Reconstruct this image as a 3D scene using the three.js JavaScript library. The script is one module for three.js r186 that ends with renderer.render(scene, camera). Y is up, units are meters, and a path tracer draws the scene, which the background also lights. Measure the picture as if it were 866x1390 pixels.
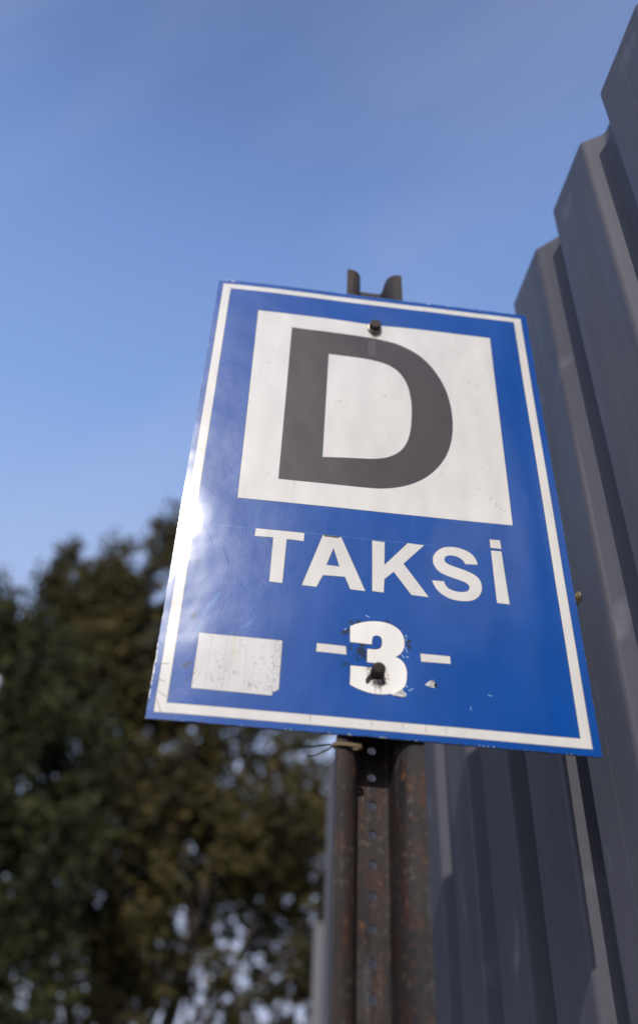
import * as THREE from 'three';
import { mergeGeometries } from 'three/addons/utils/BufferGeometryUtils.js';
import { ImprovedNoise } from 'three/addons/math/ImprovedNoise.js';

// ------------------------------------------------------------------ camera, sky, sun, exposure
const scene = new THREE.Scene();
const renderer = new THREE.WebGLRenderer({ antialias: true });
renderer.setSize(637, 1024);
renderer.toneMapping = THREE.LinearToneMapping;
renderer.toneMappingExposure = 1;
renderer.shadowMap.enabled = true;

const SIGN_Y = 2.0;                                   // height of the middle of the sign plate
const camera = new THREE.PerspectiveCamera(58.93, 637 / 1024, 0.05, 400);
camera.setViewOffset(866, 1390, 0, 45, 866, 1390);
camera.position.set(-0.1328, SIGN_Y - 0.6360, 0.7323);
camera.quaternion.setFromRotationMatrix(new THREE.Matrix4().makeBasis(
  new THREE.Vector3(0.99146759, 0.03405215, 0.12582713),
  new THREE.Vector3(-0.10706472, 0.76335692, 0.63704267),
  new THREE.Vector3(-0.07435833, -0.6450788, 0.76048943)));
camera.focus = 0.93;
camera.userData.fStop = 2.3;
scene.add(camera);

const noise = new ImprovedNoise();
const fbm = (x, y, z, o = 4) => { let s = 0, a = 0.5; for (let i = 0; i < o; i++) { s += a * noise.noise(x, y, z); x *= 2.03; y *= 2.03; z *= 2.03; a *= 0.5; } return s; };
function rng(seed) { let s = seed >>> 0; return () => { s = (s + 0x6d2b79f5) >>> 0; let t = Math.imul(s ^ (s >>> 15), 1 | s); t = (t + Math.imul(t ^ (t >>> 7), 61 | t)) ^ t; return ((t ^ (t >>> 14)) >>> 0) / 4294967296; }; }
const lerp = (a, b, t) => a + (b - a) * t, clamp = (v, a = 0, b = 1) => Math.min(b, Math.max(a, v));

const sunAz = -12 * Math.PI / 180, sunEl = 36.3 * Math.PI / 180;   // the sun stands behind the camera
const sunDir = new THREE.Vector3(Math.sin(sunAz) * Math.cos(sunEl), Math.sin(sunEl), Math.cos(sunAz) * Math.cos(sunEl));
{
  const W = 1024, H = 512, data = new Float32Array(W * H * 4);
  const stops = [[-90, .16, .15, .14], [-2, .30, .30, .32], [0, .55, .59, .74], [12, .52, .59, .81], [25, .43, .545, .83], [33, .345, .485, .815], [43, .235, .385, .745], [54, .175, .30, .63], [62, .130, .222, .49], [72, .098, .165, .375], [90, .075, .13, .31]];
  for (let j = 0; j < H; j++) for (let i = 0; i < W; i++) {
    const el = ((j + 0.5) / H - 0.5) * 180, az = ((i + 0.5) / W - 0.5) * 2 * Math.PI;
    const e = el * Math.PI / 180, x = Math.cos(e) * Math.cos(az), y = Math.sin(e), z = Math.cos(e) * Math.sin(az);
    let k = 1; while (k < stops.length - 1 && el > stops[k][0]) k++;
    const a = stops[k - 1], b = stops[k], t = clamp((el - a[0]) / (b[0] - a[0]));
    const c = [1, 2, 3].map((n) => lerp(a[n], b[n], t));
    if (el > 0) {                                      // thin high cirrus, drawn out into long streaks
      const q = 1 / (y + 0.12), u = (x * 0.8 + z * 0.6) * q, v = (-x * 0.6 + z * 0.8) * q;
      const warp = fbm(u * .5, v * .5, 4.2, 3) * .9;
      const veil = clamp(fbm(u * 0.8 + 3 + warp, v * 2.3 + warp, 1.7, 5) * 1.7 + 0.3) * (.6 + .8 * clamp(fbm(u * .35 + 8, v * .35, 6.1, 2) + .5)) * clamp(el / 12);
      const w = 0.32 * veil;
      c[0] = lerp(c[0], 0.50, w); c[1] = lerp(c[1], 0.55, w); c[2] = lerp(c[2], 0.76, w);
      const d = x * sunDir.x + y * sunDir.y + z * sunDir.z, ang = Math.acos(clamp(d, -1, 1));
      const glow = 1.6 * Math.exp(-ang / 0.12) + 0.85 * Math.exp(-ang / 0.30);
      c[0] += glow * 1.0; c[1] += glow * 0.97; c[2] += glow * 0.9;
    }
    const o = (j * W + i) * 4; data[o] = c[0]; data[o + 1] = c[1]; data[o + 2] = c[2]; data[o + 3] = 1;
  }
  const sky = new THREE.DataTexture(data, W, H, THREE.RGBAFormat, THREE.FloatType);
  sky.mapping = THREE.EquirectangularReflectionMapping; sky.magFilter = THREE.LinearFilter; sky.needsUpdate = true;
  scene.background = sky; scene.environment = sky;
}
const sun = new THREE.DirectionalLight(new THREE.Color(1, 0.955, 0.89), 3.1);
sun.target.position.set(0, 1.5, -2); sun.position.copy(sunDir).multiplyScalar(20).add(sun.target.position);
sun.castShadow = true; sun.shadow.mapSize.set(4096, 4096);
Object.assign(sun.shadow.camera, { left: -12, right: 12, top: 12, bottom: -12, near: 0.5, far: 60 });
scene.add(sun, sun.target);

// ------------------------------------------------------------------ helpers
const std = (o) => new THREE.MeshStandardMaterial(o);
function mesh(name, geometry, material, parent = scene) {
  const m = new THREE.Mesh(geometry, material); m.name = name; m.castShadow = m.receiveShadow = true; parent.add(m); return m;
}
function thing(name, label, category, x = 0, y = 0, z = 0) {
  const g = new THREE.Group(); g.name = name; g.position.set(x, y, z); g.userData = { label, category }; scene.add(g); return g;
}
function dataTex(w, h, fn, srgb = true) {
  const d = new Uint8Array(w * h * 4);
  for (let j = 0; j < h; j++) for (let i = 0; i < w; i++) { const c = fn(i / w, j / h, i, j), o = (j * w + i) * 4; for (let k = 0; k < 3; k++) d[o + k] = clamp(Math.round(c[k]), 0, 255); d[o + 3] = 255; }
  const t = new THREE.DataTexture(d, w, h); if (srgb) t.colorSpace = THREE.SRGBColorSpace;
  t.wrapS = t.wrapT = THREE.RepeatWrapping; t.magFilter = THREE.LinearFilter; t.minFilter = THREE.LinearMipmapLinearFilter; t.needsUpdate = true; return t;
}
const tube = (pts, r, seg = 24, rs = 7) => new THREE.TubeGeometry(new THREE.CatmullRomCurve3(pts.map((p) => new THREE.Vector3(...p))), seg, r, rs);

// ------------------------------------------------------------------ ground
{
  const asphalt = dataTex(512, 512, (u, v, i, j) => { const n = fbm(u * 9, v * 9, 2, 3) * 26 + fbm(i * .45, j * .45, 5, 2) * 30; const g = 66 + n; return [g, g, g + 2]; });
  asphalt.repeat.set(0.5, 0.5);
  const slab = dataTex(512, 512, (u, v, i, j) => { const n = fbm(u * 7, v * 7, 8, 4) * 30 + fbm(i * .5, j * .5, 3, 2) * 18; return [142 + n, 137 + n, 129 + n]; });
  const g = new THREE.PlaneGeometry(400, 400).rotateX(-Math.PI / 2); for (let i = 0; i < g.attributes.uv.count; i++) g.attributes.uv.setXY(i, g.attributes.uv.getX(i) * 400, g.attributes.uv.getY(i) * 400);
  const road = mesh('road', g, std({ map: asphalt, roughness: 0.95 })); road.position.y = -0.12; road.userData.kind = 'structure';
  const pav = mesh('pavement', new THREE.BoxGeometry(3.2, 0.12, 60).translate(-1.15, -0.06, -6), std({ map: slab, roughness: 0.9 })); pav.userData.kind = 'structure';
  const kerb = mesh('kerb', new THREE.BoxGeometry(0.14, 0.13, 60).translate(-2.82, -0.055, -6), std({ color: new THREE.Color(.34, .33, .31), roughness: 0.9 })); kerb.userData.kind = 'structure';
  const verge = mesh('verge', new THREE.BoxGeometry(30, 0.10, 40).translate(-8, -0.066, -28.2), std({ color: new THREE.Color(.07, .065, .035), roughness: 1 })); verge.userData.kind = 'structure';
}

// ------------------------------------------------------------------ taxi sign
const sign = thing('taxi_stand_sign', 'blue and white taxi stand sign reading D TAKSI 3 on a rusty steel channel post', 'sign');
const PX = 3.41;                                        // texture pixels per millimetre
const TW = 1364, TH = 2046;
{
  const cv = document.createElement('canvas'); cv.width = TW; cv.height = TH; const g = cv.getContext('2d');
  const rv = document.createElement('canvas'); rv.width = TW; rv.height = TH; const q = rv.getContext('2d');   // roughness
  const bv = document.createElement('canvas'); bv.width = TW; bv.height = TH; const b = bv.getContext('2d');   // relief
  for (const c of [g, q, b]) { c.setTransform(PX, 0, 0, -PX, TW / 2, TH / 2); c.lineCap = 'round'; c.lineJoin = 'round'; }
  const R = rng(77);
  const BLUE = 'rgb(0,70,148)', WHITE = 'rgb(212,207,201)', GREY = 'rgb(68,60,59)';
  g.fillStyle = BLUE; g.fillRect(-205, -305, 410, 610);
  q.fillStyle = 'rgb(92,92,92)'; q.fillRect(-205, -305, 410, 610);
  b.fillStyle = 'rgb(100,100,100)'; b.fillRect(-205, -305, 410, 610);
  const poly = (c, p) => { c.beginPath(); for (let i = 0; i < p.length; i += 2) i ? c.lineTo(p[i], p[i + 1]) : c.moveTo(p[i], p[i + 1]); c.closePath(); };
  // closed smooth outline: corners given as [x, y, 1], the rest rounded
  const smooth = (c, P) => {
    const n = P.length; const T = (i) => { const p = P[(i + n) % n]; if (p[2]) return null; const a = P[(i - 1 + n) % n], d = P[(i + 1) % n]; return [(d[0] - a[0]) / 6, (d[1] - a[1]) / 6]; };
    c.moveTo(P[0][0], P[0][1]);
    for (let i = 0; i < n; i++) { const p = P[i], r = P[(i + 1) % n], t0 = T(i) || [0, 0], t1 = T(i + 1) || [0, 0]; c.bezierCurveTo(p[0] + t0[0], p[1] + t0[1], r[0] - t1[0], r[1] - t1[1], r[0], r[1]); }
    c.closePath();
  };
  const sticker = (make, fill = WHITE, edge = 'rgba(120,92,70,.75)') => {           // foil letters with a thin dirty cut edge
    make(g); g.lineWidth = 0.9; g.strokeStyle = edge; g.stroke(); g.fillStyle = fill; g.fill('evenodd');
    make(q); q.fillStyle = 'rgb(106,106,106)'; q.fill('evenodd');
    make(b); b.fillStyle = 'rgb(150,150,150)'; b.fill('evenodd');
  };
  // white border line
  sticker((c) => { c.beginPath(); c.rect(-193.6, -293.4, 385.6, 585.6); c.rect(-184, -284.4, 366.4, 568.2); });
  // white square and the letter D
  sticker((c) => poly(c, [-146, 246.6, 147.2, 246.6, 145.2, -51, -144.2, -52.2]));
  sticker((c) => {
    c.beginPath();
    smooth(c, [[-102.5, 222, 1], [-60, 221.3], [-20, 221.2], [6.2, 219.4], [29.9, 213], [53.2, 198.4], [70, 177.2], [83, 146.8], [88.6, 116], [89.2, 86], [85.6, 58.8], [78, 35.8], [65.1, 14.6], [48.5, -2], [30, -12.6], [11.7, -18.2], [-8.8, -20.4], [-60, -20.8], [-103.8, -21.4, 1]]);
    smooth(c, [[-56.6, 181.8, 1], [-26, 181.2], [-5.8, 180], [14.5, 175], [28.8, 164], [38.2, 145.3], [42.4, 120], [42.4, 93], [39.6, 66.4], [34.2, 48], [25.8, 35], [12.4, 25.4], [-3.5, 21], [-22, 19], [-58.8, 15.6, 1]]);
  }, GREY, 'rgba(52,98,104,.8)');
  // TAKSI
  const w = [[-122.4, -89.2, -73.6, -89.4, -73.8, -99.5, -91, -99, -92.2, -151.4, -104.6, -151.2, -104.3, -98.4, -122.8, -98.8],
    [-4.4, -89.6, 8.3, -90, 7.6, -118.4, 32.1, -88.4, 48.9, -89, 26.9, -114.3, 50.9, -151, 33.9, -150.4, 16.9, -125.3, 7.4, -135.2, 6.5, -150.9, -4.7, -150.5],
    [118.9, -86.4, 129.8, -86.2, 131.8, -149.9, 119.2, -149.6], [118.7, -72.4, 129.5, -72.2, 130, -83.2, 118.6, -83]];
  for (const p of w) sticker((c) => poly(c, p));
  sticker((c) => { c.beginPath(); for (const p of [[-54.8, -89.6, -36, -90, -11.6, -151.3, -26.3, -151.1, -31.5, -137.2, -53.3, -137.8, -59.3, -152.2, -73.2, -151.6], [-43.6, -104, -37.2, -125.8, -50.3, -125.4]]) { for (let i = 0; i < p.length; i += 2) i ? c.lineTo(p[i], p[i + 1]) : c.moveTo(p[i], p[i + 1]); c.closePath(); } });
  sticker((c) => { c.beginPath(); smooth(c, [[103.4, -105.8, 1], [101.3, -98.1], [95.6, -91.6], [87, -88], [78.2, -87], [69.2, -89], [62.8, -93.8], [58.4, -100.2], [57.2, -107.7], [58.8, -113.7], [63.2, -119.4], [70.8, -123.3], [80.9, -126.4], [89.4, -129.4], [92.7, -133.3], [91.9, -137.6], [88.6, -140.2], [83.4, -141.2], [76.6, -140.6], [71.6, -138.5], [68.4, -134.6], [67.4, -130.4, 1], [55.2, -130.8, 1], [57.6, -137.6], [62.7, -144.5], [70.1, -149.4], [79.3, -151.5], [88.6, -151.2], [96.5, -148.5], [102.1, -143], [105.1, -135.7], [105, -127.6], [102.1, -121.5], [95.5, -116.8], [85.3, -113.2], [75, -110.1], [70, -106.8], [69.3, -102.6], [71.6, -99.4], [75.8, -97.9], [81, -98.2], [86.1, -100.4], [89.1, -103.6], [90.4, -106.8, 1]]); });
  // the dark glue marks round the 3, then the 3 and its dashes
  const blot = (x, y, r, col, n = 16) => { for (let i = 0; i < n; i++) { const a = R() * 6.28, d = Math.sqrt(R()) * r; g.fillStyle = col; g.beginPath(); g.ellipse(x + Math.cos(a) * d, y + Math.sin(a) * d, .35 + R() * 1.1, .35 + R() * 1.3, R() * 3, 0, 6.3); g.fill(); } };
  const GLUE = 'rgba(40,34,46,.42)';
  blot(-24, -188, 3, GLUE); blot(-18, -186.4, 2.6, GLUE); blot(-30.5, -200, 3, GLUE, 20); blot(-26.5, -196, 1.8, GLUE); blot(-15, -217, 4, GLUE, 44); blot(-12.5, -222, 3.4, GLUE, 26); blot(-17, -223, 3.5, GLUE, 10); blot(-15, -210.4, 3, GLUE, 22); blot(29.5, -203, 2, GLUE); blot(29.6, -208, 1.7, GLUE); blot(9.2, -183.8, 2, GLUE, 8); blot(-29, -231.5, 2.5, GLUE, 10); blot(-24.5, -214, 2.5, GLUE, 8);
  sticker((c) => { c.beginPath(); smooth(c, [[-25.9, -191.9, 1], [-19.5, -188.4], [-11.7, -185.6], [-3.9, -184.1], [4, -183.9], [11.8, -185.2], [18.3, -188.4], [22.7, -193], [25.2, -199.2], [25.6, -205.7], [24.2, -211.8], [21.1, -216.6], [17, -219.4, 1], [22, -222], [25.4, -226.6], [27.1, -233.1], [26.9, -240], [25.5, -246.9], [21.9, -252], [15.6, -255.9], [8.2, -258], [-.5, -258.6], [-9.1, -257.7], [-17.8, -255.2], [-25.2, -251.9, 1], [-24.9, -232.6, 1], [-12.9, -232.4], [-4, -232.6], [2.4, -231.4], [1, -228.8], [-2.5, -227.8], [-9.7, -227.6, 1], [-9.4, -213.7, 1], [-2, -213.6], [1.5, -212.6], [3.9, -209.8], [4.4, -204.3], [3, -200.2], [-.7, -199], [-3.9, -200.6], [-4.9, -204.2], [-5.1, -208.9, 1], [-25.7, -208.7, 1]]); }, 'rgb(232,227,220)', 'rgba(58,36,40,.9)');
  sticker((c) => poly(c, [-56.4, -213.4, -29.6, -213.6, -28.8, -222.2, -56.8, -221.9]));
  sticker((c) => poly(c, [40.2, -214, 68.1, -214.2, 68.4, -222, 40.8, -222.2]));
  // torn foil at the foot of the 3, a tear beside it and small flakes
  const flake = (p) => { poly(g, p); g.fillStyle = 'rgb(236,233,228)'; g.fill(); };
  flake([12, -256.8, 16, -255.6, 18.6, -253, 20, -254.4, 22.6, -251.4, 22.4, -254, 25.6, -255.6, 26.2, -257, 24.6, -258, 25.8, -259.4, 21, -260, 18.2, -258.8, 15, -259]);
  flake([42, -245.4, 44.5, -245.8, 47.2, -243.4, 51, -241.9, 52.6, -244, 52, -247.6, 48, -247.4, 45, -246.6]);
  g.fillStyle = 'rgb(26,20,24)'; g.beginPath(); g.ellipse(53, -245, 1.5, 2.6, .3, 0, 6.3); g.fill();
  for (const [x0, y0, x1, y1, l] of [[-11, -178.6, -7.6, -180.2, .8], [26.6, -196, 28, -197.4, 1], [26, -208, 28, -214, .6], [22.6, -217, 25, -219.4, .7], [27, -218, 29, -219.4, .8], [-31, -196.4, -29.8, -195, .9], [28, -252.4, 31, -251.6, .7], [25, -247, 27, -249, .9], [101, -250, 105, -250.5, .6], [84, -263, 84.4, -266.5, .5], [27, -199.5, 27.4, -202, .6], [30, -250.6, 33, -250.2, .5]]) { g.strokeStyle = 'rgba(205,212,224,.85)'; g.lineWidth = l; g.beginPath(); g.moveTo(x0, y0); g.lineTo(x1, y1); g.stroke(); }
  // white patch at lower left, foil speckled by rubbing
  sticker((c) => poly(c, [-164.4, -213.4, -88.3, -214.2, -88.7, -263.4, -91, -264.2, -91.4, -265.6, -93.6, -265.2, -94.2, -269.4, -164.8, -268.6]), 'rgb(206,202,199)');
  g.save(); poly(g, [-164.4, -213.4, -88.3, -214.2, -88.7, -263.4, -94, -269.2, -164.8, -268.6]); g.clip();
  for (let i = 0; i < 1100; i++) { const x = -165 + R() * 77, y = -270 + R() * 56; const k = fbm(x * .06, y * .05, 9, 3) + (x > -112 ? .1 : 0) + (y < -238 ? .08 : -.05); if (k < .02 + R() * .3) continue; g.fillStyle = `rgba(50,50,56,${.25 + R() * .45})`; g.beginPath(); g.ellipse(x, y, .12 + R() * .26, .15 + R() * .6, R() * .6, 0, 6.3); g.fill(); }
  for (const [x, y, r] of [[-115, -260, 3], [-112, -263, 3], [-127, -251, 2.4], [-94, -255, 2.4], [-98, -262, 3], [-145, -258, 3], [-143, -246, 2], [-92, -240, 2]]) { g.fillStyle = 'rgba(60,60,66,.13)'; for (let i = 0; i < 18; i++) { g.beginPath(); g.ellipse(x + (R() - .5) * 2.6 * r, y + (R() - .5) * 2 * r, R() * r * .4, R() * r * .55, .5, 0, 6.3); g.fill(); } }
  g.fillStyle = 'rgba(196,178,70,.16)'; for (let i = 0; i < 14; i++) g.fillRect(-133 + R() * 2.4, -216 - R() * 24, .9, 6);
  for (let i = 0; i < 12; i++) { g.fillStyle = `rgba(90,88,84,${.05 + R() * .07})`; g.fillRect(-164 + R() * 75, -268, .4 + R() * 1.2, 54); }
  g.restore();
  // wear: the join of the two foil sheets, hairline cracks, grime
  g.strokeStyle = 'rgba(170,182,214,.42)'; g.lineWidth = .55; g.beginPath(); g.moveTo(-166, -89.6); g.lineTo(-122, -89.4); g.moveTo(-73, -88.8); g.lineTo(60, -88); g.stroke();
  g.fillStyle = 'rgba(70,56,40,.85)'; poly(g, [-54.6, -88.8, -36.8, -89.6, -40, -91.6, -47, -91, -53, -91.4]); g.fill();
  g.strokeStyle = 'rgba(28,28,34,.6)';
  for (const s of [[-199.6, -247.5, -187, -247], [-197.7, -259.5, -193, -263, -188.4, -264.6], [-192.4, -274.4, -184.8, -278.7], [-192.6, -282, -189, -290, -185.6, -299.6], [-171, -262, -163, -254]]) { g.lineWidth = .45 + R() * .3; g.beginPath(); g.moveTo(s[0], s[1]); for (let i = 2; i < s.length; i += 2) g.lineTo(s[i], s[i + 1]); g.stroke(); }
  blot(-172, -196, 2.6, 'rgba(16,28,66,.5)', 14); blot(-170, -246, 3, 'rgba(14,26,60,.55)', 10); blot(-173, -247, 2, 'rgba(14,26,60,.55)', 8); blot(-176, -133, 3, 'rgba(20,32,70,.35)', 10);
  const stroke = (pts, col, l) => { g.strokeStyle = col; g.lineWidth = l; g.beginPath(); g.moveTo(pts[0], pts[1]); for (let i = 2; i < pts.length; i += 2) g.lineTo(pts[i], pts[i + 1]); g.stroke(); };
  for (let i = 0; i < 26; i++) { const u = R(), x = -170 + R() * 55, y = -125 - R() * 110, l = 4 + R() * 11; stroke([x, y, x + l * .55, y + l * .5, x + l * .8, y + l], `rgba(170,186,222,${.07 + R() * .13})`, .3 + R() * .8); }
  for (let k = 0; k < 7; k++) { const t = k * .55; stroke([-165.5 + t, -192.7 - t * .6, -158 + t, -180, -151.6 + t, -167.5 - t * .4], 'rgba(190,203,232,.2)', .55); stroke([-127 + t * 1.5, -205 + t * .6, -121 + t * 1.5, -198 + t * .6], 'rgba(160,180,220,.22)', .5); stroke([-170 + t * 1.2, -214, -165 + t * 1.2, -204 + t], 'rgba(190,203,232,.18)', .55); }
  for (let k = 0; k < 12; k++) { const a = k * .35; stroke([-176 + R() * 12, -126 - R() * 22, -174 + R() * 12, -128 - R() * 20], 'rgba(60,74,120,.35)', .35); }
  for (let i = 0; i < 90; i++) { const x = (R() - .5) * 390, y = (R() - .5) * 590, l = (2 + R() * 14) * (R() < .2 ? 2 : 1), a = -1.6 + (R() - .5) * 1.3; stroke([x, y, x + Math.cos(a) * l, y + Math.sin(a) * l], R() < .6 ? `rgba(170,180,205,${.03 + R() * .07})` : `rgba(20,22,34,${.05 + R() * .1})`, .2 + R() * .35); }
  for (let i = 0; i < 1500; i++) { const x = (R() - .5) * 400, y = (R() - .5) * 600; g.fillStyle = R() < .75 ? `rgba(62,52,42,${.05 + R() * .22})` : `rgba(205,205,205,${.05 + R() * .14})`; g.beginPath(); g.ellipse(x, y, .15 + R() * .45, .15 + R() * .5, 0, 0, 6.3); g.fill(); }
  for (let i = 0; i < 26; i++) { const x = -140 + R() * 280, y = -45 + R() * 285; g.fillStyle = `rgba(70,62,52,${.05 + R() * .09})`; for (let k = 0; k < 8; k++) { g.beginPath(); g.ellipse(x + R() * 5, y + R() * 5, R() * 1.2, R() * .8, .6, 0, 6.3); g.fill(); } }
  for (const [x, y] of [[112, 160], [118, 152], [128, -28], [133, -34], [123, -20], [-46, 100], [-88, 96], [10, 118]]) for (let k = 0; k < 7; k++) { g.fillStyle = 'rgba(78,70,62,.28)'; g.beginPath(); g.ellipse(x + R() * 6, y + R() * 5, .3 + R() * .7, .3 + R() * .4, .4, 0, 6.3); g.fill(); }
  for (const [x, y] of [[-60, -287], [-6, -288], [22, -288], [42, -288], [60, -288]]) stroke([x, y - 4 + R() * 3, x + R(), y + 3], 'rgba(40,40,44,.6)', .35);
  g.fillStyle = 'rgba(190,200,220,.035)'; for (let k = 0; k < 40; k++) { const x = -4 + (R() - .5) * 9; g.fillRect(x, 184 + R() * 6, .5 + R(), 26 + R() * 10); }
  for (let i = 0; i < 70; i++) { const x = (R() - .5) * 396, y = R() < .4 ? 298 : R() < .5 ? -52 : 290 - R() * 500, l = 20 + R() * 120, wd = .4 + R() * 2.2, gr = g.createLinearGradient(0, y, 0, y - l), al = .02 + R() * .055, col = R() < .6 ? '92,80,66' : '196,198,204'; gr.addColorStop(0, `rgba(${col},${al})`); gr.addColorStop(1, `rgba(${col},0)`); g.fillStyle = gr; g.fillRect(x, y - l, wd, l); }
  for (const [x, y, l] of [[-2, 231, 44], [1.2, 231, 30], [-.5, 230, 20], [2.6, -246, 40], [-2.4, -248, 30]]) { const gr = g.createLinearGradient(0, y, 0, y - l); gr.addColorStop(0, 'rgba(96,60,34,.30)'); gr.addColorStop(1, 'rgba(96,60,34,0)'); g.fillStyle = gr; g.fillRect(x - .6, y - l, 1.3, l); }
  // rust run, painted dark streaks and specks at the two bolts
  for (let k = 0; k < 60; k++) { const a = R() * 6.28, d = 6 + R() * 6; g.fillStyle = 'rgba(62,48,38,.16)'; g.beginPath(); g.ellipse(-.3 + Math.cos(a) * d * .9, -238 + Math.sin(a) * d - 2, 1.4, 1.6, 0, 0, 6.3); g.fill(); }
  g.fillStyle = 'rgba(24,19,17,.92)'; poly(g, [-5.5, -237, -11, -245, -10.4, -249.4, -8, -249, -6.6, -246, -2.4, -243.4]); g.fill(); poly(g, [4, -240, 7.4, -246.6, 6, -250, 4, -247]); g.fill();
  for (let k = 0; k < 26; k++) { g.fillStyle = `rgba(40,34,30,${.1 + R() * .3})`; g.beginPath(); g.ellipse(-4 + R() * 9, -246 - R() * 7, .3 + R() * .8, .4 + R() * 1.2, 0, 0, 6.3); g.fill(); }
  g.fillStyle = 'rgba(82,60,36,.2)'; for (let k = 0; k < 30; k++) g.fillRect(-5 + R() * 9, 221 + R() * 8, .4 + R() * .8, 2 + R() * 8);
  // chipped rims
  const chip = (x, y, s, col) => { g.fillStyle = col; g.beginPath(); for (let k = 0; k < 7; k++) { const a = k / 7 * 6.28, r = s * (.5 + R() * .7); k ? g.lineTo(x + Math.cos(a) * r * .7, y + Math.sin(a) * r * 1.7) : g.moveTo(x + r * .7, y); } g.closePath(); g.fill(); };
  for (let i = 0; i < 150; i++) { const y = -300 + R() * 600; chip(-200.3, y, .3 + R() * .9, R() < .5 ? 'rgb(225,224,222)' : 'rgb(66,46,36)'); if (R() < .6) chip(200.2, y, .25 + R() * .6, R() < .5 ? 'rgb(214,212,210)' : 'rgb(58,44,38)'); }
  for (let i = 0; i < 26; i++) chip(-200, -228 - R() * 52, .9 + R() * 1.2, 'rgb(236,234,230)');
  for (let i = 0; i < 110; i++) { const x = -200 + R() * 400; chip(x, -300.2, .3 + R() * .8, R() < .3 ? 'rgb(206,196,180)' : 'rgb(60,42,34)'); if (R() < .8) chip(x, 300.2, .25 + R() * .7, R() < .6 ? 'rgb(214,214,214)' : 'rgb(60,46,40)'); }
  for (let i = 0; i < 18; i++) chip(-190 + R() * 16 - 6, 298 + R() * 3, .8, 'rgb(220,220,220)');
  chip(108, 294, 1.1, 'rgb(50,50,56)'); chip(70, 300, 1.4, 'rgb(226,226,226)'); chip(96, 299.6, 1.2, 'rgb(226,226,226)');
  // roughness: wiped smears and dust
  for (let i = 0; i < 1500; i++) { const x = (R() - .5) * 400, y = (R() - .5) * 600, l = 4 + R() * 40, a = -1.3 + (R() - .5) * 1.2; q.strokeStyle = R() < .5 ? `rgba(170,170,170,${.08 + R() * .3})` : `rgba(58,58,58,${.08 + R() * .3})`; q.lineWidth = .2 + Math.pow(R(), 3) * 1.6; q.beginPath(); q.moveTo(x, y); q.lineTo(x + Math.cos(a) * l, y + Math.sin(a) * l); q.stroke(); }
  // relief: fine weave of the reflective sheet
  { const im = b.getImageData(0, 0, TW, TH), d = im.data; for (let j = 0; j < TH; j++) for (let i = 0; i < TW; i++) { const o = (j * TW + i) * 4, n = (((i >> 2) % 3 === 0) ? 5 : 0) + (((j >> 2) % 3 === 0) ? 7 : 0) + (R() - .5) * 18 + noise.noise(i * .06, j * .06, 3) * 16; d[o] = d[o + 1] = d[o + 2] = clamp(d[o] + n, 0, 255); } b.putImageData(im, 0, 0); }
  { const im = g.getImageData(0, 0, TW, TH), d = im.data; for (let j = 0; j < TH; j++) for (let i = 0; i < TW; i++) { const o = (j * TW + i) * 4, n = 1 + fbm(i * .012, j * .004, 4, 4) * .075 + (R() - .5) * .045; d[o] = clamp(d[o] * n, 0, 255); d[o + 1] = clamp(d[o + 1] * n, 0, 255); d[o + 2] = clamp(d[o + 2] * n, 0, 255); } g.putImageData(im, 0, 0); }
  const tex = (c, srgb) => { const t = new THREE.CanvasTexture(c); if (srgb) t.colorSpace = THREE.SRGBColorSpace; t.anisotropy = 8; return t; };
  const face = new THREE.MeshPhysicalMaterial({ map: tex(cv, true), roughnessMap: tex(rv, false), roughness: 0.95, bumpMap: tex(bv, false), bumpScale: 0.00034, specularIntensity: 0.26, clearcoat: 0.36, clearcoatRoughness: 0.16, ior: 1.5 });
  const back = std({ color: new THREE.Color(.32, .33, .34), metalness: 0.7, roughness: 0.55 });
  const rim = std({ color: new THREE.Color(.10, .075, .07), roughness: 0.8 });
  // sheet steel, slightly bowed and dented
  const pg = new THREE.BoxGeometry(0.4, 0.6, 0.0022, 140, 210, 1), P = pg.attributes.position;
  for (let i = 0; i < P.count; i++) { const x = P.getX(i), y = P.getY(i); const dz = -1.2 * Math.pow(Math.max(0, -x), 4) + 0.0016 * fbm(x * 7, y * 6, 1.3, 3) + 0.00016 * fbm(x * 52, y * 40, 4.4, 2) + 0.0009 * (Math.exp(-(x * x + (y + .238) ** 2) / .0012) + Math.exp(-(x * x + (y - .238) ** 2) / .0012)) * -1.5; P.setZ(i, P.getZ(i) + dz); const edge = Math.max(Math.abs(x) / .2, Math.abs(y) / .3); if (edge > .999) { if (Math.abs(x) > .1999) P.setX(i, x - Math.sign(x) * Math.max(0, fbm(y * 60, 3, 2, 2)) * .0018); if (Math.abs(y) > .2999) P.setY(i, y - Math.sign(y) * Math.max(0, fbm(x * 60, 7, 2, 2)) * .0014); } }
  pg.computeVertexNormals();
  const plate = mesh('sign_plate', pg, [rim, rim, rim, rim, face, back], sign); plate.position.set(0, SIGN_Y, 0);
}
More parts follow.
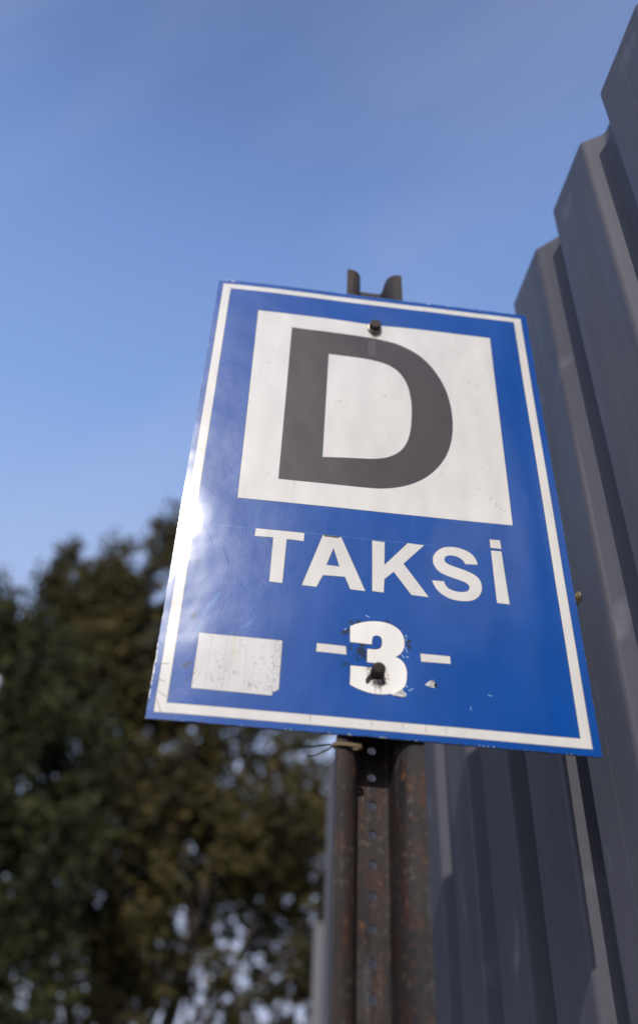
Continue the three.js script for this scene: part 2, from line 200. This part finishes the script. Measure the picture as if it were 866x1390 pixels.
{ // foil torn up beside the 3 and at its foot
  const flap = (pts, lift, at) => { const sh = new THREE.Shape(pts.map((p) => new THREE.Vector2(p[0] / 1000, p[1] / 1000))), g = new THREE.ExtrudeGeometry(sh, { depth: .00025, bevelEnabled: false, curveSegments: 4 }); const A = g.attributes.position; for (let i = 0; i < A.count; i++) { const d = Math.max(0, (A.getY(i) - at[1] / 1000)); A.setZ(i, A.getZ(i) + .0014 + lift * d * d * 1000 / 6); } g.computeVertexNormals(); return g; };
  const foil = std({ color: new THREE.Color(.80, .78, .74), roughness: .5, side: THREE.DoubleSide });
  mesh('torn_flap', flap([[43, -245.8], [45.5, -243.6], [48, -242.2], [50.6, -241.6], [52.2, -243.6], [51, -246], [47, -247]], 1.0, [0, -246]), foil, sign).position.y = SIGN_Y;
  mesh('torn_flap', flap([[13, -257.6], [16, -256.4], [19, -255], [22, -254.6], [24.8, -256.2], [25.4, -258.8], [21, -259.6], [17, -259]], .8, [0, -259]), foil, sign).position.y = SIGN_Y;
}
// post: rusty hat channel, open towards the plate, with a row of holes down its web
const rustCol = dataTex(512, 1024, (u, v, i, j) => {
  const a = fbm(u * 7, v * 9, 11, 5), c = fbm(u * 22, v * 16, 4, 4), s = fbm(u * 40, v * 5, 9, 3), fine = fbm(i * .4, j * .4, 2, 2);
  let k = [46, 38, 35]; const mix = (t, col) => { t = clamp(t); k = k.map((p, n) => lerp(p, col[n], t)); };
  const streak = fbm(u * 26, v * 3, 21, 4), grain = fbm(u * 60, v * 90, 31, 3);
  mix(a * 3.2 + .1, [25, 22, 24]); mix((streak + grain * .5 - .1) * 4, [60, 58, 62]); mix((c + grain * .6 - .05) * 5, [62, 38, 29]); mix((c * .6 + a * .8 + grain * .4 - .25) * 3.6, [66, 41, 29]); mix((s + grain * .5 - .2) * 4, [82, 80, 84]); mix((grain - a * .6 - .2) * 5, [74, 64, 56]); mix((c * .8 + grain * .6 + a * .3 - .36) * 9, [100, 65, 36]);
  return k.map((p) => p + fine * 26);
});
rustCol.repeat.set(1 / .28, 1 / .62);
const rust = std({ map: rustCol, roughness: 0.72, metalness: 0.25, bumpMap: rustCol, bumpScale: 0.0009 });
{
  const TOPY = SIGN_Y + 0.3568, t = 0.0032, parts = [];
  const web = new THREE.Shape([[-.0115, -.25], [.0135, -.25], [.0135, TOPY], [-.0115, TOPY]].map((p) => new THREE.Vector2(...p)));
  for (let y = SIGN_Y - 0.2952 + .0247 * 26; y > 0.05; y -= .0247) { if (y > TOPY - .012) continue; const h = new THREE.Path(); h.absarc(.001, y, .0039, 0, Math.PI * 2, true); web.holes.push(h); }
  parts.push(new THREE.ExtrudeGeometry(web, { depth: t, bevelEnabled: false, curveSegments: 20 }).translate(0, 0, -.0405));
  const flange = (pts) => {                               // pts: centre line in x, z; rounded bends
    const line = new THREE.CatmullRomCurve3(pts.map(([x, z]) => new THREE.Vector3(x, z, 0)), false, 'centripetal').getPoints(34), L = [], Rr = [];
    line.forEach((p, i) => { const a = line[Math.max(0, i - 1)], c = line[Math.min(line.length - 1, i + 1)], d = new THREE.Vector2(c.x - a.x, c.y - a.y).normalize(); L.push(new THREE.Vector2(p.x - d.y * t / 2, p.y + d.x * t / 2)); Rr.unshift(new THREE.Vector2(p.x + d.y * t / 2, p.y - d.x * t / 2)); });
    const e = new THREE.ExtrudeGeometry(new THREE.Shape([...L, ...Rr]), { depth: TOPY + .25 - .0004, bevelEnabled: false, steps: 60 });
    return e.rotateX(-Math.PI / 2).scale(1, 1, -1).translate(0, -.25, 0);
  };
  const flip = (g2) => { const ix = g2.index; if (ix) { const a = ix.array; for (let i = 0; i < a.length; i += 3) [a[i], a[i + 1]] = [a[i + 1], a[i]]; } else for (const n of ['position', 'normal', 'uv']) { const at = g2.attributes[n], s = at.itemSize, a = at.array; for (let i = 0; i < at.count; i += 3) for (let c = 0; c < s; c++) { const x = a[i * s + c]; a[i * s + c] = a[(i + 1) * s + c]; a[(i + 1) * s + c] = x; } } g2.computeVertexNormals(); return g2; };
  const left = [[-.0112, -.0389], [-.0138, -.0378], [-.0156, -.034], [-.0163, -.027], [-.0171, -.019], [-.0187, -.0122], [-.0218, -.0072], [-.0262, -.0046], [-.0305, -.0038], [-.0352, -.0036]];
  parts.push(flip(flange(left)), flip(flange(left.map(([x, z]) => [.002 - x, z + .0002]))));
  parts[1].computeVertexNormals();
  const g = mergeGeometries(parts.map((p) => p.toNonIndexed ? (p.index ? p.toNonIndexed() : p) : p), false), P = g.attributes.position;
  for (let i = 0; i < P.count; i++) { const x = P.getX(i), y = P.getY(i); const k = .0025 * fbm(x * 9, y * 2.2, 5, 2) ; if (x > .014) P.setX(i, .014 + (x - .014) * (1 + clamp(-(y - SIGN_Y - .36) / .66, 0, 1) * .16)); P.setX(i, P.getX(i) + (y > SIGN_Y + .3 || y < SIGN_Y - .3 ? 0 : 0)); }
  mesh('post', g, rust, sign);
  // bolts
  const boltMat = std({ color: new THREE.Color(.030, .021, .017), roughness: 0.7, metalness: 0.3 }), zinc = std({ color: new THREE.Color(.42, .38, .28), roughness: 0.45, metalness: 0.75 });
  const bolt = new THREE.Group();
  const hex = new THREE.Shape(); for (let k = 0; k < 6; k++) { const a = k * Math.PI / 3 + .3; k ? hex.lineTo(Math.cos(a) * .0069, Math.sin(a) * .0069) : hex.moveTo(Math.cos(a) * .0069, Math.sin(a) * .0069); }
  const head = new THREE.ExtrudeGeometry(hex, { depth: .0052, bevelEnabled: true, bevelThickness: .0009, bevelSize: .0008, bevelSegments: 2 }).translate(0, 0, .0038);
  const b1 = mesh('bolt', head, boltMat, sign); b1.position.set(-.0003, SIGN_Y + .2385, 0);
  mesh('washer', new THREE.LatheGeometry([[.004, .0013], [.0072, .0013], [.0088, .0018], [.0092, .0026], [.0086, .0034], [.0060, .0037], [.004, .0037]].map((p) => new THREE.Vector2(...p)), 28).rotateX(Math.PI / 2), zinc, b1);
  const round = new THREE.LatheGeometry([[0, .0112], [.0046, .0110], [.0056, .0102], [.0060, .0088], [.0058, .003], [.0066, .002], [.0066, -.0008]].map((p) => new THREE.Vector2(...p)), 26).rotateX(Math.PI / 2);
  const rustBolt = std({ map: rustCol, color: new THREE.Color(.62, .55, .52), roughness: 0.85 });
  mesh('bolt_001', round, rustBolt, sign).position.set(-.0002, SIGN_Y - .2375, 0);
  const shank = new THREE.CylinderGeometry(.0036, .0036, .046, 12).rotateX(Math.PI / 2);
  mesh('bolt_shank', shank, boltMat, sign).position.set(0, SIGN_Y + .2385, -.0245); mesh('bolt_shank_001', shank, boltMat, sign).position.set(0, SIGN_Y - .2375, -.0245);
}
// wire twisted round the left lip of the post
{
  const y = SIGN_Y - .3085, pts = [], m = std({ color: new THREE.Color(.20, .135, .08), roughness: 0.8, metalness: 0.2 });
  for (let k = 0; k <= 44; k++) { const a = k / 44 * Math.PI * 4.2; const c = Math.cos(a), s = Math.sin(a); pts.push([-.0262 + Math.sign(c) * Math.pow(Math.abs(c), .6) * .0118, y + k * .00007 - .0012 + s * .0006, -.0036 + Math.sign(s) * Math.pow(Math.abs(s), .6) * .0034]); }
  const wire = thing('tie_wire', 'rusty wire twisted round the post just under the sign, its ends sticking out left', 'wire');
  mesh('wire_loop', tube(pts, .00105, 160, 7), m, wire);
  const dark = std({ color: new THREE.Color(.075, .062, .055), roughness: 0.7, metalness: 0.3 });
  mesh('wire_end', tube([[-.037, y, -.002], [-.042, y - .003, -.0035], [-.049, y - .0075, -.003], [-.0555, y - .011, -.004], [-.060, y - .0125, -.002]], .0009), dark, wire);
  mesh('wire_end', tube([[-.037, y + .001, -.004], [-.045, y + .0035, -.012], [-.056, y + .0045, -.020], [-.066, y + .006, -.024]], .0008), dark, wire);
}

// ------------------------------------------------------------------ corrugated metal fence
{
  const fence = thing('corrugated_fence', 'tall dark grey corrugated metal hoarding running past the right side of the sign', 'fence', 0.2388, 0, 0);
  fence.rotation.y = 0.025;
  const TOP = SIGN_Y + 0.464, P = 0.167, D0 = 0.1595;
  const dirt = dataTex(512, 1024, (u, v, i, j) => { const n = fbm(u * 5, v * 2, 3, 4) * 15 + fbm(u * 60, v * 2.5, 6, 3) * 7 + fbm(i * .5, j * .5, 1, 1) * 7; const m = Math.max(0, fbm(u * 14, v * 22, 8, 3) - .26) * 130; return [87 + n + m, 85 + n + m, 91 + n * .9 + m]; });
  dirt.repeat.set(1 / .9, 1 / 2.1);
  const rough = dataTex(256, 512, (u, v, i, j) => { const n = 120 + fbm(u * 6, v * 3, 5, 4) * 60 + fbm(u * 40, v * 3, 2, 2) * 24; return [n, n, n]; }, false); rough.repeat.set(1 / .7, 1 / 1.3);
  const paint = new THREE.MeshPhysicalMaterial({ specularIntensity: 0.45, map: dirt, roughnessMap: rough, roughness: 0.95, metalness: 0, bumpMap: rough, bumpScale: 0.0008 });
  // cross-section of one period: s runs along the fence (away from the camera), d into it; a thin stiffening groove runs down each crest
  const period = [[0, 0], [.0495, 0], [.051, .0005], [.0525, .0005], [.054, 0], [.1035, 0], [.131, .026], [.1495, .026], [.167, 0]];
  function sheet(s0, s1, lift, seed, stretch = false) {
    const corners = [];
    for (let k = Math.floor(s0 / P) - 1; k * P < s1; k++) for (let c = 0; c < 8; c++) { const s = k * P + period[c][0]; corners.push([s, period[c][1], c === 0 || c >= 5]); }
    const at = (s) => { const i = corners.findIndex((c, n) => c[0] <= s && corners[n + 1]?.[0] > s); const a = corners[i], b = corners[i + 1]; return a && b ? lerp(a[1], b[1], (s - a[0]) / (b[0] - a[0])) : 0; };
    const line = [[s0, at(s0)]];
    for (let i = 1; i < corners.length - 1; i++) {
      const [s, d, bend] = corners[i]; if (s <= s0 + .001 || s >= s1 - .001) continue;
      if (!bend) { line.push([s, d]); continue; }
      const a = corners[i - 1], b = corners[i + 1], r = .0042; const ua = [a[0] - s, a[1] - d], ub = [b[0] - s, b[1] - d], la = Math.hypot(...ua), lb = Math.hypot(...ub);
      const pa = [s + ua[0] / la * r, d + ua[1] / la * r], pb = [s + ub[0] / lb * r, d + ub[1] / lb * r];
      for (let k = 0; k <= 5; k++) { const t = k / 5, o = (1 - t) * (1 - t), m = 2 * t * (1 - t), e = t * t; line.push([o * pa[0] + m * s + e * pb[0], o * pa[1] + m * d + e * pb[1]]); }
    }
    line.push([s1, at(s1)]);
    const L = [], Rr = [], th = .0011;
    line.forEach((p, i) => { const a = line[Math.max(0, i - 1)], c = line[Math.min(line.length - 1, i + 1)]; let dx = c[0] - a[0], dy = c[1] - a[1]; const l = Math.hypot(dx, dy) || 1; dx /= l; dy /= l; L.push(new THREE.Vector2(p[0], p[1])); Rr.unshift(new THREE.Vector2(p[0] - dy * th, p[1] + dx * th)); });
    const g = new THREE.ExtrudeGeometry(new THREE.Shape([...L, ...Rr]), { depth: TOP - .03, bevelEnabled: false, steps: 40 });
    // shape plane (s, d) and extrusion -> s along -z, d along +x, extrusion up
    g.applyMatrix4(new THREE.Matrix4().makeBasis(new THREE.Vector3(0, 0, -1), new THREE.Vector3(1, 0, 0), new THREE.Vector3(0, 1, 0)));
    const A = g.attributes.position, U = g.attributes.uv;
    g.computeVertexNormals();
    const NN = g.attributes.normal, len = line.length;
    for (let i = 0; i < A.count; i++) {
      const x = A.getX(i), y = A.getY(i), z = A.getZ(i);
      U.setXY(i, z + seed * .37, y + seed * .21);
      if (stretch && z > 0) A.setZ(i, z * 1.045);
      A.setX(i, x + lift * (lift < 0 ? .45 + .55 * Math.exp(-((y - SIGN_Y + .02) ** 2) / .05) : 1) + .0022 * fbm(z * 5 + seed * 9, y * 1.6, seed, 2));            // oil-canning of thin sheet
    }
    smoothNormals(g);
    return g.translate(0, .03, 0);
  }
  function smoothNormals(g) {                             // smooth round the bends, sharp at the cut edges
    const A = g.attributes.position, fn = [], map = new Map(); const a = new THREE.Vector3(), b = new THREE.Vector3(), c = new THREE.Vector3();
    for (let i = 0; i < A.count; i += 3) { a.fromBufferAttribute(A, i); b.fromBufferAttribute(A, i + 1); c.fromBufferAttribute(A, i + 2); const n = b.clone().sub(a).cross(c.clone().sub(a)); fn.push(n); for (let k = 0; k < 3; k++) { const key = [A.getX(i + k), A.getY(i + k), A.getZ(i + k)].map((v) => Math.round(v * 2e5)).join(); if (!map.has(key)) map.set(key, []); map.get(key).push(i / 3); } }
    const N = g.attributes.normal;
    for (let i = 0; i < A.count; i++) { const key = [A.getX(i), A.getY(i), A.getZ(i)].map((v) => Math.round(v * 2e5)).join(), me = fn[Math.floor(i / 3)], u = me.clone().normalize(), s = new THREE.Vector3(); for (const f of map.get(key)) if (fn[f].clone().normalize().dot(u) > .8) s.add(fn[f]); s.normalize(); N.setXYZ(i, s.x, s.y, s.z); }
  }
  // seam positions: a sheet covers five ribs; the nearer sheet laps over the farther one in a valley
  const seam = D0 - .153;                                // z of the lap beside the sign
  const S = (z) => D0 - z;                                // z to running length
  let n = 0;
  for (let k = -6; k <= 2; k++) {
    let a = S(seam) + (k - 1) * 5 * P, e = a + 5 * P + .012; if (k === 2 || a > S(-1.855)) continue; if (e > S(-1.885)) e = S(-1.855);
    if (k === 3) break;
    const g = sheet(k === 1 ? a - .012 : a, e, k === 1 ? -.0042 : (k % 2 ? .0014 : 0), n + 1, k === 0).translate(0, (k === 0 ? .0 : ((k * 7) % 3) * .0012), D0);
    const m = mesh(n ? 'metal_sheet_' + String(n).padStart(3, '0') : 'metal_sheet', g, paint, fence); n++;
  }
  // remaining far sheets
  for (let a = S(seam) + 5 * P; a < S(-1.855) - .05; a += 5 * P) {
    const e = Math.min(a + 5 * P + .012, S(-1.855)); if (e - a < .1) break;
    const g = sheet(a - .012, e, -.0062, n + 1).translate(0, 0, D0); mesh('metal_sheet_' + String(n).padStart(3, '0'), g, paint, fence); n++;
  }
  // frame behind: rails and posts; end post closes the far edge
  const steel = std({ color: new THREE.Color(.20, .20, .21), roughness: 0.6, metalness: 0.4 });
  for (const y of [.5, 1.35, 2.2]) mesh('rail', new THREE.BoxGeometry(.05, .04, 6.7).translate(.062, y, 1.45), steel, fence);
  for (let z = -1.82; z < 4.8; z += 2.2) mesh('fence_post', new THREE.BoxGeometry(.06, TOP - .12, .06).translate(.118, (TOP - .12) / 2, z), steel, fence);
  const endMat = std({ color: new THREE.Color(.20, .20, .215), roughness: 0.5, metalness: 0.1 });
  mesh('end_post', new THREE.BoxGeometry(.040, TOP + .004, .042).translate(.0195, (TOP + .004) / 2, -1.878), endMat, fence);
  const brass = std({ color: new THREE.Color(.30, .21, .10), roughness: 0.45, metalness: 0.6 });
  const screw = new THREE.LatheGeometry([[0, .0044], [.0022, .0042], [.0036, .0030], [.0042, .0012], [.0064, .0008], [.0066, -.0005]].map((p) => new THREE.Vector2(...p)), 18).rotateZ(Math.PI / 2);
  for (const y of [.10, .95, SIGN_Y - .089]) for (const z of [-.064, -.064 - 5 * P, -.064 + 5 * P]) mesh('screw', screw, brass, fence).position.set(-.0042, y, z);
  const flk = mesh('metal_flake', new THREE.ExtrudeGeometry(new THREE.Shape([[0, 0], [.005, 0], [.0015, .014]].map((p) => new THREE.Vector2(...p))), { depth: .0008, bevelEnabled: false }), std({ color: new THREE.Color(.3, .3, .3), roughness: .6 }), fence);
  flk.position.set(.003, TOP - .003, .060); flk.rotation.set(.1, 1.0, .25);
}
{ // lower post beyond the end of the hoarding
  const p = thing('grey_post', 'short pale grey post past the far end of the dark metal hoarding', 'post', .262, 0, -2.6);
  const m = std({ color: new THREE.Color(.13, .12, .12), roughness: 0.7 });
  mesh('shaft', new THREE.BoxGeometry(.036, SIGN_Y + .19, .05).translate(0, (SIGN_Y + .19) / 2, 0), m, p);
  mesh('cap', new THREE.BoxGeometry(.042, .012, .056).translate(0, SIGN_Y + .196, 0), m, p);
}
{ // small white lamp head reaching in from the left
  const l = thing('pole_lamp', 'small white lamp head at the left edge in front of the dark green tree', 'lamp', -1.52, 0, -3.2);
  const w = std({ color: new THREE.Color(.8, .79, .77), roughness: 0.5 }), gm = std({ color: new THREE.Color(.2, .2, .21), roughness: 0.6, metalness: 0.4 });
  mesh('pole', new THREE.CylinderGeometry(.03, .042, SIGN_Y + 1.36, 16).translate(0, (SIGN_Y + 1.36) / 2, 0), gm, l);
  mesh('arm', tube([[0, SIGN_Y + 1.30, 0], [.1, SIGN_Y + 1.335, 0], [.23, SIGN_Y + 1.325, 0]], .012), gm, l);
  mesh('lamp_head', new THREE.LatheGeometry([[0, .045], [.03, .044], [.045, .034], [.05, .005], [.05, -.03], [.043, -.042], [0, -.043]].map((p) => new THREE.Vector2(...p)), 24).rotateZ(-.15), w, l).position.set(.312, SIGN_Y + 1.275, 0); l.children[2].scale.setScalar(.72);
}

// ------------------------------------------------------------------ trees
function tree(name, label, base, blobs, opt) {
  const R = rng(opt.seed), t = thing(name, label, 'tree', base[0], base[1], base[2]);
  const bark = std({ color: new THREE.Color(.045, .035, .026), roughness: 0.95 });
  const cen = new THREE.Vector3(...opt.fork), limbs = [];
  limbs.push(taper([[0, -.1, 0], [.05, cen.y * .35, .03], [cen.x * .6, cen.y * .7, cen.z * .5], [cen.x, cen.y, cen.z]], opt.r, opt.r * .62));
  const leaves = [], twigs = [];
  for (const bl of blobs) {
    const [x, y, z, rx, ry, rz, n] = bl, mid = new THREE.Vector3(x - base[0], y - base[1], z - base[2]);
    limbs.push(taper([[cen.x, cen.y - .2, cen.z], [lerp(cen.x, mid.x, .5) + (R() - .5) * .3, lerp(cen.y, mid.y, .45), lerp(cen.z, mid.z, .5) + (R() - .5) * .3], [mid.x, mid.y, mid.z], [mid.x + (R() - .5) * .1, mid.y + ry * .8, mid.z]], opt.r * .36, .008));
    for (let i = 0; i < n; i++) {                          // leafy sprays spread through the volume
      let u, v, w2, d; do { u = R() * 2 - 1; v = R() * 2 - 1; w2 = R() * 2 - 1; d = u * u + v * v + w2 * w2; } while (d > 1 || d < R() * .55);
      const c = new THREE.Vector3(mid.x + u * rx, mid.y + v * ry, mid.z + w2 * rz);
      if (fbm(c.x * 1.3 + opt.seed, c.y * 1.3, c.z * 1.3, 3) < opt.gap + (R() - .5) * .12) continue;
      const tone = clamp(.5 + fbm(c.x * 1.7, c.y * 1.7 + 9, c.z * 1.7, 3) * 1.3 + (R() - .5) * .5);
      const dir = new THREE.Vector3(u + (R() - .5), v * .6 + .5 + (R() - .5) * .6, w2 + (R() - .5)).normalize(), len = opt.spray * (.6 + R() * .8);
      if (R() < .3) twigs.push(taper([[c.x - dir.x * len * .5, c.y - dir.y * len * .5, c.z - dir.z * len * .5], [c.x, c.y, c.z], [c.x + dir.x * len * .6, c.y + dir.y * len * .6 - .02, c.z + dir.z * len * .6]], .006, .002, 3, 4));
      for (let k = 0; k < opt.per; k++) { const s = (R() - .35) * len, off = opt.spray * .38; leaves.push([c.x + dir.x * s + (R() - .5) * off, c.y + dir.y * s + (R() - .5) * off, c.z + dir.z * s + (R() - .5) * off, tone + (R() - .5) * .35]); }
    }
  }
  const nL = leaves.length, pos = new Float32Array(nL * 12), nor = new Float32Array(nL * 12), col = new Float32Array(nL * 12), ix = new Uint32Array(nL * 6);
  const a = new THREE.Vector3(), b = new THREE.Vector3(), n2 = new THREE.Vector3();
  leaves.forEach(([x, y, z, tone], i) => {
    a.set(R() - .5, R() - .65, R() - .5).normalize(); b.set(R() - .5, R() - .5, R() - .5).cross(a).normalize(); n2.crossVectors(a, b);
    const l = opt.leaf * (.65 + R() * .7), w = l * opt.wide, c = opt.tint(clamp(tone), R());
    const v = [[0, 0], [.45, .5], [1, 0], [.45, -.5]];
    for (let k = 0; k < 4; k++) { const o = i * 12 + k * 3, fold = k === 1 || k === 3 ? .18 * w : 0; pos[o] = x + a.x * v[k][0] * l + b.x * v[k][1] * w + n2.x * fold; pos[o + 1] = y + a.y * v[k][0] * l + b.y * v[k][1] * w + n2.y * fold; pos[o + 2] = z + a.z * v[k][0] * l + b.z * v[k][1] * w + n2.z * fold; nor[o] = -n2.x; nor[o + 1] = -n2.y; nor[o + 2] = -n2.z; col[o] = c[0]; col[o + 1] = c[1]; col[o + 2] = c[2]; }
    ix.set([0, 1, 2, 0, 2, 3].map((q) => q + i * 4), i * 6);
  });
  const g = new THREE.BufferGeometry(); g.setAttribute('position', new THREE.BufferAttribute(pos, 3)); g.setAttribute('normal', new THREE.BufferAttribute(nor, 3)); g.setAttribute('color', new THREE.BufferAttribute(col, 3)); g.setIndex(new THREE.BufferAttribute(ix, 1));
  const cr = mesh('crown', g, new THREE.MeshPhysicalMaterial({ vertexColors: true, roughness: 0.85, specularIntensity: 0.3, transmission: 0.4, thickness: 0, side: THREE.DoubleSide }), t); cr.userData.kind = 'stuff';
  mesh('trunk', limbs[0], bark, t); limbs.slice(1).forEach((l, i) => mesh(i ? 'limb_' + String(i).padStart(3, '0') : 'limb', l, bark, t));
  if (twigs.length) { const w = mesh('twigs', mergeGeometries(twigs), bark, t); w.userData.kind = 'stuff'; }
  console.log(name, nL, 'leaves');
  return t;
}
function taper(pts, r0, r1, seg = 12, rs = 8) {
  const c = new THREE.CatmullRomCurve3(pts.map((p) => new THREE.Vector3(...p))), g = new THREE.TubeGeometry(c, seg, 1, rs), A = g.attributes.position;
  for (let i = 0; i <= seg; i++) { const p = c.getPointAt(i / seg), r = lerp(r0, r1, i / seg); for (let k = 0; k <= rs; k++) { const o = i * (rs + 1) + k; A.setXYZ(o, p.x + (A.getX(o) - p.x) * r, p.y + (A.getY(o) - p.y) * r, p.z + (A.getZ(o) - p.z) * r); } }
  return g;
}
const mixc = (a, b, t) => a.map((v, i) => lerp(v, b[i], t));
const Y = SIGN_Y;
// brown-leaved tree: spires at its top left, thinning out below
tree('autumn_tree', 'tall tree with brown olive leaves and spiky top, sky showing through its lower crown', [-.55, -.06, -8.0], [
  [-1.98, Y + 4.2, -7.9, .32, 1.1, .4, 190], [-1.72, Y + 4.05, -7.8, .34, 1.1, .35, 170], [-1.48, Y + 4.25, -7.8, .27, 1.1, .35, 170], [-1.16, Y + 4.35, -7.8, .30, 1.15, .35, 180], [-.84, Y + 4.85, -7.9, .36, 1.1, .45, 230],
  [-.25, Y + 4.6, -8.0, .6, 1.2, .6, 150], [.4, Y + 4.3, -8.1, .7, 1.2, .7, 120],
  [-1.5, Y + 3.0, -7.9, .75, .95, .8, 330], [-.75, Y + 3.2, -7.9, .7, 1.1, .8, 360], [.1, Y + 2.9, -8.0, .95, 1.2, .9, 330],
  [-.25, Y + 1.3, -7.8, .8, .45, .6, 100], [.5, Y + 2.2, -7.6, .6, .75, .6, 210], [.75, Y + 1.5, -7.7, .5, .6, .5, 90], [-.9, Y + 2.3, -7.7, .8, .7, .7, 160], [-1.5, Y + 1.9, -8.0, .8, .75, .9, 230], [-.6, Y + 1.75, -7.9, .9, .75, .9, 210], [.45, Y + 1.6, -8.0, .9, .75, .9, 190], [-.2, Y + .95, -8.0, 1.1, .5, .9, 110], [-1.5, Y + .8, -8.1, .8, .5, .8, 80], [.8, Y + .7, -8.0, .6, .5, .7, 60],
], { seed: 11, fork: [0, 2.0, 0], r: .13, spray: .30, per: 26, leaf: .085, wide: .55, gap: -.05, tint: (t, r) => mixc(mixc([.042, .038, .012], [.130, .104, .032], t), [.20, .145, .045], r < .12 ? .8 : 0) });
// dark green tree on the left
tree('dark_green_tree', 'dense dark green tree filling the lower left behind the sign', [-2.5, -.06, -6.6], [
  [-2.75, Y + 3.05, -6.5, .85, .8, .8, 420], [-2.25, Y + 3.0, -6.5, .5, .7, .6, 180], [-1.95, Y + 2.75, -6.5, .6, .75, .7, 300], [-1.55, Y + 2.2, -6.6, .6, .8, .7, 260], [-2.4, Y + 2.1, -6.3, 1.0, .9, .9, 560],
  [-1.7, Y + 1.4, -6.4, .7, .8, .8, 360], [-2.5, Y + 1.2, -6.3, 1.0, .8, .9, 480], [-1.6, Y + .75, -6.5, .6, .6, .8, 170], [-2.3, Y + .5, -6.4, .9, .6, .8, 260], [-3.3, Y + 1.9, -6.5, .8, 1.3, .8, 300],
], { seed: 23, fork: [0, 2.1, 0], r: .15, spray: .26, per: 28, leaf: .07, wide: .5, gap: -.16, tint: (t, r) => mixc(mixc([.026, .031, .011], [.082, .084, .024], t), [.17, .16, .045], r < .06 ? .7 : 0) });
// sparse tree farther back, seen in the gaps below the sign
tree('bare_tree', 'thin dark tree farther back whose leaves show between the gaps under the sign', [.6, -.06, -11.5], [
  [.4, Y + 3.6, -11.5, 1.2, 1.3, 1, 200], [-.9, Y + 3.2, -11.5, 1.2, 1.2, 1, 170], [1.3, Y + 2.6, -11.5, .9, 1.2, 1, 120], [0, Y + 2.3, -11.5, 1.5, .7, 1, 110], [-1.5, Y + 1.8, -11.5, 1.0, .8, 1, 70], [.9, Y + 1.5, -11.5, 1.0, .5, 1, 50],
], { seed: 37, fork: [0, 2.6, 0], r: .12, spray: .34, per: 22, leaf: .095, wide: .55, gap: -.02, tint: (t, r) => mixc([.022, .020, .010], [.075, .058, .025], t) });

renderer.render(scene, camera);
